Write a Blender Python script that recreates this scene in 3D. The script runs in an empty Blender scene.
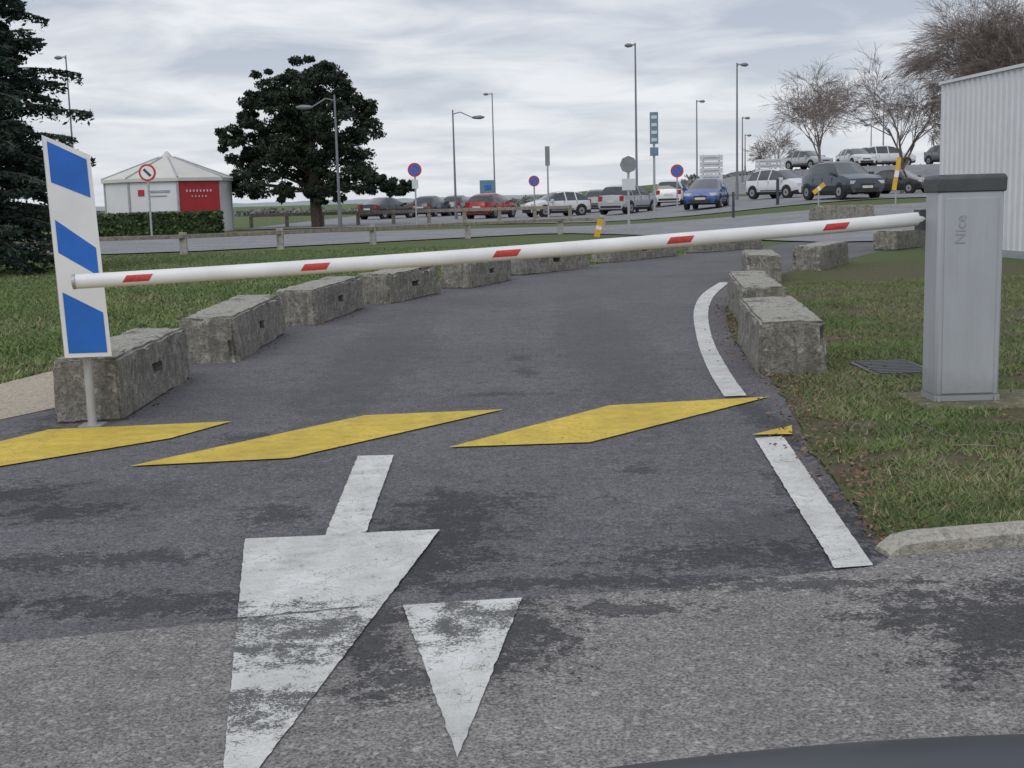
import bpy, bmesh, math, random
import numpy as np
from mathutils import Vector, Matrix, noise
random.seed(7); rng=np.random.default_rng(7)
scene=bpy.context.scene
# ---------------------------------------------------------------- materials
def nmat(name):
    m=bpy.data.materials.new(name); m.use_nodes=True
    nt=m.node_tree; b=nt.nodes['Principled BSDF']; return m,nt,b
def N(nt,t,**k):
    n=nt.nodes.new(t)
    for a,v in k.items(): setattr(n,a,v)
    return n
def objco(nt): return N(nt,'ShaderNodeTexCoord').outputs['Object']
def noi(nt,co,scale,detail=4,rough=.6,dist=0):
    n=N(nt,'ShaderNodeTexNoise'); n.inputs['Scale'].default_value=scale; n.inputs['Detail'].default_value=detail
    n.inputs['Roughness'].default_value=rough; n.inputs['Distortion'].default_value=dist
    nt.links.new(co,n.inputs['Vector']); return n.outputs['Fac']
def ramp(nt,fac,a,b,ca=(0,0,0,1),cb=(1,1,1,1)):
    r=N(nt,'ShaderNodeValToRGB'); e=r.color_ramp.elements
    e[0].position=a;e[1].position=b;e[0].color=ca;e[1].color=cb
    nt.links.new(fac,r.inputs['Fac']); return r.outputs['Color']
def c4(c): return (c[0],c[1],c[2],1)
def mix(nt,fac,a,b,mode='MIX'):
    m=N(nt,'ShaderNodeMix',data_type='RGBA',blend_type=mode)
    for sock,v in ((0,fac),(6,a),(7,b)):
        if isinstance(v,(int,float)): m.inputs[sock].default_value=v
        elif isinstance(v,tuple): m.inputs[sock].default_value=c4(v)
        else: nt.links.new(v,m.inputs[sock])
    return m.outputs[2]
def math_(nt,op,a,b=None,c=None):
    m=N(nt,'ShaderNodeMath',operation=op)
    for i,v in enumerate((a,b,c)):
        if v is None: continue
        if isinstance(v,(int,float)): m.inputs[i].default_value=v
        else: nt.links.new(v,m.inputs[i])
    return m.outputs[0]
def bump(nt,b,h,strength=.3,dist=.01):
    bp=N(nt,'ShaderNodeBump'); bp.inputs['Strength'].default_value=strength; bp.inputs['Distance'].default_value=dist
    nt.links.new(h,bp.inputs['Height']); nt.links.new(bp.outputs[0],b.inputs['Normal'])
def simple(name,col,rough=.6,metal=0,var=.15,scale=6,coat=0):
    m,nt,b=nmat(name); co=objco(nt)
    f=noi(nt,co,scale,3)
    d=tuple(x*(1-var) for x in col); l=tuple(min(1,x*(1+var)) for x in col)
    nt.links.new(ramp(nt,f,.3,.7,c4(d),c4(l)),b.inputs['Base Color'])
    b.inputs['Roughness'].default_value=rough; b.inputs['Metallic'].default_value=metal
    b.inputs['Coat Weight'].default_value=coat
    return m
def blobs(nt,co,stains,nval):
    s=N(nt,'ShaderNodeSeparateXYZ'); nt.links.new(co,s.inputs[0]); best=None
    for cx,cy,rx,ry in stains:
        dx=math_(nt,'MULTIPLY_ADD',s.outputs[0],1/rx,-cx/rx); dy=math_(nt,'MULTIPLY_ADD',s.outputs[1],1/ry,-cy/ry)
        d=math_(nt,'SQRT',math_(nt,'MULTIPLY_ADD',dx,dx,math_(nt,'MULTIPLY',dy,dy)))
        best=d if best is None else math_(nt,'MINIMUM',best,d)
    return math_(nt,'ADD',best,nval)
def asphalt(name,base,stains=(),fine=1.0,stainc=.35,soft=(),coarse=.6):
    m,nt,b=nmat(name); co=objco(nt)
    f1=noi(nt,co,120,2,.9)
    v=N(nt,'ShaderNodeTexVoronoi'); v.inputs['Scale'].default_value=85; nt.links.new(co,v.inputs['Vector'])
    big=noi(nt,co,.6,5,.65); med=noi(nt,co,6,5,.78); m2=noi(nt,co,24,4,.8)
    dk=tuple(x*.3 for x in base); lt=tuple(min(1,x*2.15) for x in base)
    c=ramp(nt,f1,.31,.71,c4(dk),c4(lt))
    sp=ramp(nt,v.outputs['Color'],.76,.93)
    c=mix(nt,math_(nt,'MULTIPLY',sp,.42*fine),c,tuple(min(1,x*3.0) for x in base))
    c=mix(nt,.9,c,ramp(nt,big,.32,.68,(.72,.71,.72,1),(1.07,1.06,1.05,1)),'MULTIPLY')
    c=mix(nt,.8,c,ramp(nt,med,.34,.60,(.74,.74,.77,1),(1.02,1.02,1.02,1)),'MULTIPLY')
    c=mix(nt,coarse,c,ramp(nt,m2,.36,.60,(.72,.72,.74,1),(1.05,1.05,1.05,1)),'MULTIPLY')
    rough=None
    if stains:
        n=math_(nt,'MULTIPLY_ADD',med,4.6,-2.3); n2=math_(nt,'MULTIPLY_ADD',f1,2.4,-1.2)
        n3=math_(nt,'MULTIPLY_ADD',m2,2.4,-1.2)
        k=blobs(nt,co,stains,math_(nt,'ADD',math_(nt,'ADD',n,n2),n3)); k=ramp(nt,math_(nt,'MULTIPLY',k,.5),.46,.58,(1,1,1,1),(0,0,0,1))
        c=mix(nt,math_(nt,'MULTIPLY',k,.92),c,mix(nt,1.0,c,(stainc,stainc,stainc*1.03),'MULTIPLY')); rough=k
    if soft:
        k=blobs(nt,co,soft,math_(nt,'ADD',math_(nt,'MULTIPLY_ADD',med,2.0,-1.0),math_(nt,'MULTIPLY_ADD',f1,.8,-.4))); k=ramp(nt,math_(nt,'MULTIPLY',k,.5),.30,.62,(1,1,1,1),(0,0,0,1))
        c=mix(nt,math_(nt,'MULTIPLY',k,.8),c,mix(nt,1.0,c,(.50,.49,.51),'MULTIPLY'))
        rough=k if rough is None else math_(nt,'MAXIMUM',rough,k)
    vv=N(nt,'ShaderNodeTexVoronoi',feature='DISTANCE_TO_EDGE'); vv.inputs['Scale'].default_value=.8
    dd=N(nt,'ShaderNodeVectorMath',operation='ADD'); nn=N(nt,'ShaderNodeTexNoise'); nn.inputs['Scale'].default_value=3; nn.inputs['Detail'].default_value=5
    nt.links.new(co,nn.inputs['Vector']); nt.links.new(co,dd.inputs[0]); nt.links.new(nn.outputs['Color'],dd.inputs[1]); nt.links.new(dd.outputs[0],vv.inputs['Vector'])
    cr=math_(nt,'MULTIPLY',ramp(nt,vv.outputs['Distance'],.002,.007,(1,1,1,1),(0,0,0,1)),ramp(nt,big,.48,.56))
    c=mix(nt,math_(nt,'MULTIPLY',cr,.75),c,tuple(x*.22 for x in base))
    if rough is not None: nt.links.new(math_(nt,'MULTIPLY_ADD',rough,-.22,.9),b.inputs['Roughness'])
    else: b.inputs['Roughness'].default_value=.9
    nt.links.new(c,b.inputs['Base Color'])
    bump(nt,b,f1,.6,.005)
    return m
def paint(name,col,wear=.42,wearcol=(.07,.07,.07),worn=None):
    m,nt,b=nmat(name); co=objco(nt)
    n1=noi(nt,co,9,7,.78); n2=noi(nt,co,110,3,.9); n3=noi(nt,co,2.2,4,.6)
    a=math_(nt,'ADD',math_(nt,'MULTIPLY',n1,.5),math_(nt,'MULTIPLY',n2,.5))
    if worn:
        k=blobs(nt,co,worn,math_(nt,'MULTIPLY_ADD',n1,2,-1)); k=ramp(nt,math_(nt,'MULTIPLY',k,.5),.25,.68,(1,1,1,1),(0,0,0,1))
        a=math_(nt,'SUBTRACT',a,math_(nt,'MULTIPLY',k,.125))
    w=ramp(nt,a,wear-.025,wear+.025)
    pc=mix(nt,ramp(nt,n3,.35,.65),tuple(x*.76 for x in col),col)
    pc=mix(nt,.75,pc,ramp(nt,n1,.32,.6,(.66,.64,.60,1),(1,1,1,1)),'MULTIPLY')
    pc=mix(nt,.6,pc,ramp(nt,n2,.3,.5,(.6,.59,.57,1),(1,1,1,1)),'MULTIPLY')
    v=N(nt,'ShaderNodeTexVoronoi',feature='DISTANCE_TO_EDGE'); v.inputs['Scale'].default_value=4.5
    dd=N(nt,'ShaderNodeVectorMath',operation='ADD'); nn=N(nt,'ShaderNodeTexNoise'); nn.inputs['Scale'].default_value=7
    nt.links.new(co,nn.inputs['Vector']); nt.links.new(co,dd.inputs[0]); nt.links.new(nn.outputs['Color'],dd.inputs[1]); nt.links.new(dd.outputs[0],v.inputs['Vector'])
    cr=ramp(nt,v.outputs['Distance'],.004,.014,(.42,.40,.38,1),(1,1,1,1))
    pc=mix(nt,ramp(nt,n3,.44,.54),pc,mix(nt,1.0,pc,cr,'MULTIPLY'))
    nt.links.new(mix(nt,w,wearcol,pc),b.inputs['Base Color']); b.inputs['Roughness'].default_value=.75
    bump(nt,b,n2,.5,.004)
    return m
def grassmat(name,g1,g2,soil,soilamt=.5):
    m,nt,b=nmat(name); co=objco(nt)
    a=noi(nt,co,1.3,6,.75); f=noi(nt,co,45,4,.8); l=noi(nt,co,.25,4,.6)
    c=mix(nt,ramp(nt,f,.3,.7),tuple(x*.5 for x in g1),g2)
    c=mix(nt,ramp(nt,l,.35,.65),c,mix(nt,1.0,c,(1.15,1.0,.75),'MULTIPLY'))
    c=mix(nt,ramp(nt,a,soilamt,soilamt+.12),c,mix(nt,ramp(nt,f,.35,.65),tuple(x*.45 for x in soil),soil))
    nt.links.new(c,b.inputs['Base Color']); b.inputs['Roughness'].default_value=.95
    bump(nt,b,f,.8,.03); return m
M={}
stD=[(-.24,4.45,.16,.34),(-.35,4.05,.22,.38),(.15,3.66,.6,.06),(-2.1,5.05,.22,.14),(-1.75,4.75,.2,.13),(.1,8.3,.08,.2),(.75,3.9,.42,.13),(-.9,4.6,.12,.16),(.06,9.1,.09,.2),(-1.25,6.2,.2,.13),(-1.5,4.05,.4,.09),(1.30,6.4,.09,.9),(-2.9,5.3,.3,.14),(.55,5.2,.09,.09),(-.05,7.4,.22,.08),(-1.1,3.55,.5,.09),(1.15,4.6,.12,.4),(-2.55,7.1,.12,.5),(-.15,4.75,.22,.14)]
sfD=[(1.0,4.2,.5,.35),(-1.9,4.9,.7,.35),(-.3,4.3,.4,.55),(-2.2,3.7,.8,.35),(-1.0,9.5,.35,3.5),(.75,10,.35,4)]
stL=[(-.04,3.25,.16,.24),(-.40,3.3,.07,.35),(.9,3.58,.4,.05),(.35,3.4,.18,.06),(-.3,2.9,.14,.1),(1.3,3.2,.3,.3)]
sfL=[(-.04,3.2,.22,.36),(1.45,3.0,.42,.62),(2.3,3.3,.8,1.2),(-.42,3.2,.14,.45)]
M['asph']=asphalt('asphalt_dark',(.130,.127,.134),stD,1,.33,sfD)
M['asphL']=asphalt('asphalt_light',(.225,.217,.206),stL,1.2,.33,sfL,.4)
M['asphF']=asphalt('asphalt_far',(.25,.25,.258))
M['white']=paint('paint_white',(.78,.78,.76),.395,(.11,.11,.11),[(-.62,3.25,.5,.26),(-.6,2.75,.3,.12),(-.12,3.33,.2,.22)])
M['yellow']=paint('paint_yellow',(.82,.60,.08),.385,(.12,.115,.1))
M['grassG']=grassmat('lawn',(.08,.12,.04),(.14,.195,.065),(.17,.14,.08),.56)
M['grassR']=grassmat('verge',(.08,.115,.042),(.14,.175,.065),(.18,.135,.09),.45)
M['path']=simple('path_gravel',(.42,.36,.28),.9,0,.35,50)
M['soil']=simple('soil',(.13,.10,.07),.95,0,.5,30)
def concrete(name,base,dark,amt=.5,wd=.13,spots=1):
    m,nt,b=nmat(name); co=objco(nt)
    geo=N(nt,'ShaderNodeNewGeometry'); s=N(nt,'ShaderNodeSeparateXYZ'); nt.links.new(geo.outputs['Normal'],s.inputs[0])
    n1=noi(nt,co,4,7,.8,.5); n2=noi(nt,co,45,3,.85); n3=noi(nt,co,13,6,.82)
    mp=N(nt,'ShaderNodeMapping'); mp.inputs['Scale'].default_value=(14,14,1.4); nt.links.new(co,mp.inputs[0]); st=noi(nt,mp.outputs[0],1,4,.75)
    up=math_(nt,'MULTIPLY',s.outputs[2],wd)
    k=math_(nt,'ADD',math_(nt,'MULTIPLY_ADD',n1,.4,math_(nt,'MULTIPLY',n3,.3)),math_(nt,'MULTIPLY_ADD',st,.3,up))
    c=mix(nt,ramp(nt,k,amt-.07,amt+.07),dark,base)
    c=mix(nt,math_(nt,'MULTIPLY',ramp(nt,n3,.57,.64),.6),c,(.60,.59,.52))
    c=mix(nt,math_(nt,'MULTIPLY',ramp(nt,n2,.52,.61),.8*spots),c,tuple(x*.28 for x in base))
    c=mix(nt,math_(nt,'MULTIPLY',ramp(nt,n1,.54,.61),.8*spots),c,(.08,.08,.065))
    c=mix(nt,math_(nt,'MULTIPLY',ramp(nt,st,.55,.66),.65*spots),c,(.09,.088,.075))
    nt.links.new(c,b.inputs['Base Color']); b.inputs['Roughness'].default_value=.92
    bump(nt,b,math_(nt,'ADD',n2,n3),1.0,.02); return m
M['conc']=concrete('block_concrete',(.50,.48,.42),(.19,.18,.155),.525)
M['kerb']=concrete('kerb_concrete',(.55,.52,.45),(.33,.30,.24),.48,.05,.5)
M['slab']=concrete('slab_concrete',(.30,.27,.16),(.14,.15,.07),.52,.0,.8)
M['dark']=simple('dark_recess',(.03,.03,.03),.9)
M['wht']=simple('white_enamel',(.80,.80,.80),.35,0,.05,5)
M['whtpole']=simple('boom_white',(.80,.80,.80),.4,0,.08,5)
M['red']=simple('red_reflective',(.52,.05,.04),.4,0,.25,60)
M['blue']=simple('blue_reflective',(.02,.15,.58),.4,0,.12,6)
def panelpaint(name,col):
    m,nt,b=nmat(name); co=objco(nt); n1=noi(nt,co,3,5,.7); mp=N(nt,'ShaderNodeMapping'); mp.inputs['Scale'].default_value=(22,22,1.2); nt.links.new(co,mp.inputs[0]); st=noi(nt,mp.outputs[0],1,4,.7)
    s=N(nt,'ShaderNodeSeparateXYZ'); nt.links.new(co,s.inputs[0]); low=ramp(nt,math_(nt,'ADD',s.outputs[2],math_(nt,'MULTIPLY',n1,.25)),.12,.32,(.62,.60,.54,1),(1,1,1,1))
    c=mix(nt,.8,col,ramp(nt,math_(nt,'MULTIPLY_ADD',n1,.5,math_(nt,'MULTIPLY',st,.5)),.38,.60,(.88,.88,.88,1),(1.03,1.03,1.03,1)),'MULTIPLY')
    c=mix(nt,.8,c,low,'MULTIPLY'); nt.links.new(c,b.inputs['Base Color']); nt.links.new(math_(nt,'MULTIPLY_ADD',n1,.3,.32),b.inputs['Roughness']); return m
M['cab']=panelpaint('cabinet_grey',(.41,.43,.46))
M['cabS']=simple('cabinet_side',(.31,.32,.33),.45,.0,.05,3)
M['cap']=simple('cabinet_cap',(.075,.08,.085),.5,0,.15,12)
M['galv']=simple('galvanised',(.42,.43,.44),.5,.4,.15,9)
M['galvD']=simple('lamp_grey',(.20,.21,.23),.5,.2,.15,2)
M['wood']=simple('weathered_wood',(.26,.23,.19),.9,0,.35,9)
M['woodG']=simple('post_grey',(.35,.34,.32),.9,0,.3,9)
M['bark']=simple('bark',(.075,.058,.045),.95,0,.4,8)
M['barkL']=simple('bark_birch',(.22,.19,.17),.9,0,.35,4)
M['twig']=simple('twigs',(.24,.20,.18),.9,0,.3,2)
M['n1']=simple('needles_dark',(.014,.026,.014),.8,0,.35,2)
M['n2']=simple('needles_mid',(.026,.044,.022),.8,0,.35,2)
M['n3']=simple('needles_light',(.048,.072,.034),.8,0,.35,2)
M['c1']=simple('cedar_dark',(.018,.036,.028),.8,0,.35,2)
M['c2']=simple('cedar_mid',(.036,.064,.045),.8,0,.35,2)
M['h1']=simple('hedge_a',(.035,.06,.02),.8,0,.4,3)
M['h2']=simple('hedge_b',(.07,.11,.035),.8,0,.4,3)
M['b1']=simple('blade_a',(.115,.18,.05),.8,0,.35,2)
M['b2']=simple('blade_b',(.175,.235,.08),.8,0,.35,2)
M['b3']=simple('blade_dry',(.32,.28,.17),.9,0,.3,3)
M['leaf']=simple('dead_leaf',(.25,.16,.10),.9,0,.4,20)
M['tyre']=simple('tyre',(.02,.02,.02),.85)
M['rim']=simple('rim',(.35,.36,.38),.4,.5)
m,nt,b=nmat('car_glass'); b.inputs['Base Color'].default_value=(.04,.05,.055,1); b.inputs['Roughness'].default_value=.06; b.inputs['Specular IOR Level'].default_value=.9; M['glass']=m
M['lampg']=simple('headlight',(.6,.62,.65),.15); M['tail']=simple('taillight',(.35,.02,.02),.3)
M['plate']=simple('plate',(.6,.6,.55),.5); M['plast']=simple('plastic',(.03,.03,.032),.6)
for n,c in dict(p_red=(.36,.025,.02),p_white=(.70,.71,.72),p_silver=(.42,.43,.45),p_blue=(.02,.07,.28),p_dark=(.035,.045,.065),p_black=(.02,.02,.022),p_grey=(.14,.15,.16)).items():
    M[n]=simple(n,c,.3,.1,.04,2,.6)
M['bluepaint']=simple('bonnet_navy',(.010,.014,.028),.36,.0,.05,2,.0)
M['tent']=simple('kiosk_white',(.70,.71,.73),.6,0,.04,1)
M['roofw']=simple('kiosk_roof',(.62,.61,.57),.6,0,.06,1)
M['kred']=simple('kiosk_red',(.42,.02,.03),.5,0,.1,2)
M['kgrey']=simple('kiosk_grey',(.36,.38,.40),.5)
M['board']=simple('board_white',(.62,.64,.66),.5,0,.08,3)
M['signblue']=simple('sign_blue_grey',(.14,.25,.32),.5)
M['ypost']=simple('yellow_board',(.72,.42,.03),.5,0,.1,4)
M['sgnback']=simple('sign_back',(.25,.26,.27),.5,.3)
m,nt,b=nmat('cladding_white'); b.inputs['Roughness'].default_value=.45
co=objco(nt); nt.links.new(ramp(nt,noi(nt,co,.8,6,.7),.3,.7,(.62,.63,.66,1),(.76,.77,.79,1)),b.inputs['Base Color']); M['clad']=m
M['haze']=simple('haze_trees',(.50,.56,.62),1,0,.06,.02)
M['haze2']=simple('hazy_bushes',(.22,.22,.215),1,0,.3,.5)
# ---------------------------------------------------------------- mesh builder
class MB:
    def __init__(s): s.v=[];s.f=[];s.m=[];s.mats=[]
    def mi(s,k):
        if k not in s.mats: s.mats.append(k)
        return s.mats.index(k)
    def face(s,pts,k):
        i=len(s.v); s.v+= [tuple(p) for p in pts]; s.f.append(tuple(range(i,i+len(pts)))); s.m.append(s.mi(k))
    def box(s,c,sz,k,rz=0,rx=0,ry=0):
        R=Matrix.Rotation(rz,3,'Z')@Matrix.Rotation(ry,3,'Y')@Matrix.Rotation(rx,3,'X'); i=len(s.v); c=Vector(c)
        for z in(-.5,.5):
            for y in(-.5,.5):
                for x in(-.5,.5): s.v.append(tuple(c+R@Vector((x*sz[0],y*sz[1],z*sz[2]))))
        for q in((0,2,3,1),(4,5,7,6),(0,1,5,4),(2,6,7,3),(0,4,6,2),(1,3,7,5)):
            s.f.append(tuple(i+a for a in q)); s.m.append(s.mi(k))
    def cyl(s,a,b,r0,r1,k,n=8,caps=True):
        a=Vector(a);b=Vector(b);d=(b-a)
        if d.length<1e-6:return
        d.normalize(); t=Vector((0,0,1)) if abs(d.z)<.9 else Vector((1,0,0)); u=d.cross(t).normalized(); w=d.cross(u)
        i=len(s.v)
        for p,r in((a,r0),(b,r1)):
            for j in range(n):
                an=2*math.pi*j/n; s.v.append(tuple(p+u*(r*math.cos(an))+w*(r*math.sin(an))))
        K=s.mi(k)
        for j in range(n):
            s.f.append((i+j,i+(j+1)%n,i+n+(j+1)%n,i+n+j)); s.m.append(K)
        if caps:
            s.f.append(tuple(i+j for j in range(n)));s.m.append(K)
            s.f.append(tuple(i+n+n-1-j for j in range(n)));s.m.append(K)
    def obj(s,name,smooth=None,bevel=0,loc=None,rot=None):
        me=bpy.data.meshes.new(name); me.from_pydata(s.v,[],s.f)
        for k in s.mats: me.materials.append(M[k])
        me.polygons.foreach_set('material_index',s.m)
        bm=bmesh.new();bm.from_mesh(me)
        if smooth is not None or bevel: bmesh.ops.remove_doubles(bm,verts=bm.verts,dist=1e-5)
        bmesh.ops.recalc_face_normals(bm,faces=bm.faces); bm.to_mesh(me);bm.free()
        if smooth is not None:
            me.shade_smooth(); me.set_sharp_from_angle(angle=math.radians(smooth))
        o=bpy.data.objects.new(name,me); scene.collection.objects.link(o)
        if bevel:
            md=o.modifiers.new('b','BEVEL'); md.width=bevel; md.segments=2; md.limit_method='ANGLE'
        if loc: o.location=loc
        if rot: o.rotation_euler=rot
        return o
def rawobj(name,V,F,mi,mats):
    me=bpy.data.meshes.new(name); me.from_pydata(V.tolist(),[],F.tolist())
    for k in mats: me.materials.append(M[k])
    me.polygons.foreach_set('material_index',mi.astype(np.int32))
    me.update(); o=bpy.data.objects.new(name,me); scene.collection.objects.link(o); return o
def sstep(t): t=max(0,min(1,t)); return t*t*(3-2*t)
def th(x,y): return .8*sstep((x-3)/14)*sstep((y-30)/30)+2.0*sstep((y-78)/15)*sstep((x-16)/8)
# ---------------------------------------------------------------- camera
cam=bpy.data.cameras.new('camera'); co_=bpy.data.objects.new('camera',cam); scene.collection.objects.link(co_)
cam.sensor_width=36; cam.lens=43.945; cam.clip_start=.05; cam.clip_end=6000
co_.matrix_world=Matrix.Translation((0,0,1.16))@Matrix.Rotation(math.radians(90-8.44),4,'X')@Matrix.Rotation(-.027,4,'Z')
scene.camera=co_
# ---------------------------------------------------------------- ground
xs=[-4000,-1500,-600,-300,-160]+list(np.arange(-100,101,2.))+[160,300,600,1500,4000]
ys=[-60,-20]+list(np.arange(0,151,2.))+[200,300,600,1500,4000]
V=[(x,y,th(x,y)) for y in ys for x in xs]; nx=len(xs)
F=[(j*nx+i,j*nx+i+1,(j+1)*nx+i+1,(j+1)*nx+i) for j in range(len(ys)-1) for i in range(nx-1)]
rawobj('ground',np.array(V),np.array(F),np.zeros(len(F)),['grassG'])
def flat(name,poly,z,k):
    mb=MB(); mb.face([(x,y,z) for x,y in poly],k); o=mb.obj(name)
    bm=bmesh.new();bm.from_mesh(o.data);bmesh.ops.triangulate(bm,faces=bm.faces)
    for f_ in bm.faces:
        if f_.normal.z<0: f_.normal_flip()
    bm.to_mesh(o.data);bm.free(); return o
def rough_edge(pts,amp=.02,step=.12,freq=5):
    r=[]
    for (a,b_) in zip(pts,pts[1:]):
        L=math.hypot(b_[0]-a[0],b_[1]-a[1]); n=max(1,int(L/step))
        for k in range(n):
            t=k/n; x=a[0]+(b_[0]-a[0])*t;y=a[1]+(b_[1]-a[1])*t
            e=amp*noise.noise(Vector((x*freq,y*freq,1)))+amp*.7*noise.noise(Vector((x*freq*3.4,y*freq*3.4,2))); r.append((x+e,y+e*.3))
    r.append(pts[-1]); return r
def smooth(pts,n=5):
    r=[]
    for i in range(len(pts)-1):
        p0=pts[max(0,i-1)];p1=pts[i];p2=pts[i+1];p3=pts[min(len(pts)-1,i+2)]
        for k in range(n):
            t=k/n; r.append(tuple(.5*(2*b+(c-a)*t+(2*a-5*b+4*c-d)*t*t+(3*b-a-3*c+d)*t**3) for a,b,c,d in zip(p0,p1,p2,p3)))
    r.append(pts[-1]); return r
left=[(-12,-8),(-5,2.5),(-3.4,5.9)]+smooth([(-2.70,7.38),(-2.65,10.0),(-2.6,12),(-2.25,14.0),(-1.6,16),(-0.8,17.9),(0.2,19.5),(1.6,21.7),(3.5,24.4),(5.4,26.6)])+[(6.5,28.5),(6.5,33)]
right=[(1.2,3.7),(1.2,3.99)]+smooth([(1.264,4.6),(1.34,5.54),(1.58,7.28),(1.74,9.54),(2.0,11.5),(2.35,13.3),(3.1,15.8),(4.0,18),(5.4,20.5)])+[(7.0,23.5),(9,25.5),(13,28.4),(13,33)]
flat('road',left+right[::-1]+[(14,6.2),(14,-8)],.003,'asph')
seampts=[(-9,1.81),(-1.41,3.25),(-.34,3.49),(.4,3.56),(1.12,3.74),(1.22,3.88),(14,6.38)]
seam=rough_edge(seampts,.02)
flat('forecourt_pavement',seam+[(14,-8),(-9,-8)],.006,'asphL')
flat('footpath',[(-5.2,2.5),(-3.48,8.41),(-3.3,9.3),(-2.66,10.3),(-2.6,8.5),(-2.68,7.38),(-3.38,5.9),(-4.95,2.5)],.006,'path')
vr=[p for p in right if 3.95<p[1]<20.4]
vp=[(1.2,3.9)]+vr+[(7,20),(7.9,16),(9,6),(6,4.85)]
flat('verge',rough_edge([(1.2,3.9)]+vr,.05)+[(7,20),(7.9,16),(9,6),(6,4.85)],.009,'grassR')
def strip(name,X,yn,yf,rows,k,off):
    V=[];F=[]
    for x in X:
        a=float(np.interp(x,*zip(*yn)));b_=float(np.interp(x,*zip(*yf)))
        for r in range(rows+1):
            y=a+(b_-a)*r/rows; V.append((x,y,th(x,y)+off))
    n=rows+1
    for i in range(len(X)-1):
        for r in range(rows): F.append((i*n+r,(i+1)*n+r,(i+1)*n+r+1,i*n+r+1))
    rawobj(name,np.array(V),np.array(F),np.zeros(len(F)),[k])
strip('cross_road',np.arange(-100,100,1.),[(-100,26),(-14,31.5),(-8,32.8),(1.5,40.5),(3.5,37),(6,30),(7,27.7),(10,27.3),(13,28),(100,37)],[(-100,50),(-14,50),(4,49),(100,49)],14,'asphF',.03)
strip('car_park_surface',np.arange(-13,90,1.),[(-13,60),(0,57),(8,54),(90,54)],[(-13,130),(90,130)],40,'asphF',.035)
# painted markings (metres)
Zm=.010
def mark(name,poly,k,z=Zm,amp=.0035): return flat(name,rough_edge(poly+[poly[0]],amp,.02,22)[:-1],z,k)
mark('speed_marking',[(-2.96,5.45),(-2.47,6.56),(-1.52,6.66),(-1.73,6.21),(-2.36,5.62)],'yellow')
mark('speed_marking',[(-1.74,5.545),(-.81,6.74),(-.05,6.81),(-1.03,5.63)],'yellow')
mark('speed_marking',[(-.305,5.785),(.54,6.85),(1.46,7.0),(.36,5.81)],'yellow')
mark('speed_marking',[(1.14,5.875),(1.38,6.09),(1.33,5.86)],'yellow',Zm+.003)
mark('edge_line',[(1.14,5.80),(1.28,5.83),(1.10,3.735),(.978,3.715)],'white')
mark('edge_line',smooth([(1.21,7.05),(1.30,8.21),(1.49,9.94),(1.82,12.35),(2.22,14.41),(2.74,16.28)],4)+smooth([(2.86,16.24),(2.33,14.2),(1.94,12.2),(1.61,9.92),(1.43,8.19),(1.34,7.06)],4),'white')
mark('arrow_marking',[(-.717,5.635),(-.551,5.635),(-.529,4.285),(-.269,4.30),(-.578,2.22),(-.948,4.245),(-.67,4.26)],'white')
mark('triangle_marking',[(-.332,3.47),(.012,3.51),(-.134,2.465)],'white')
sl=[(-.86+.045*k,float(np.interp(-.86+.045*k,*zip(*seampts)))+.010*noise.noise(Vector((k*.9,2,0)))) for k in range(10)]
flat('pavement_joint',sl+[(x,y-.006-.004*abs(noise.noise(Vector((x*40,0,0))))) for x,y in sl[::-1]],Zm+.003,'dark')
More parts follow.
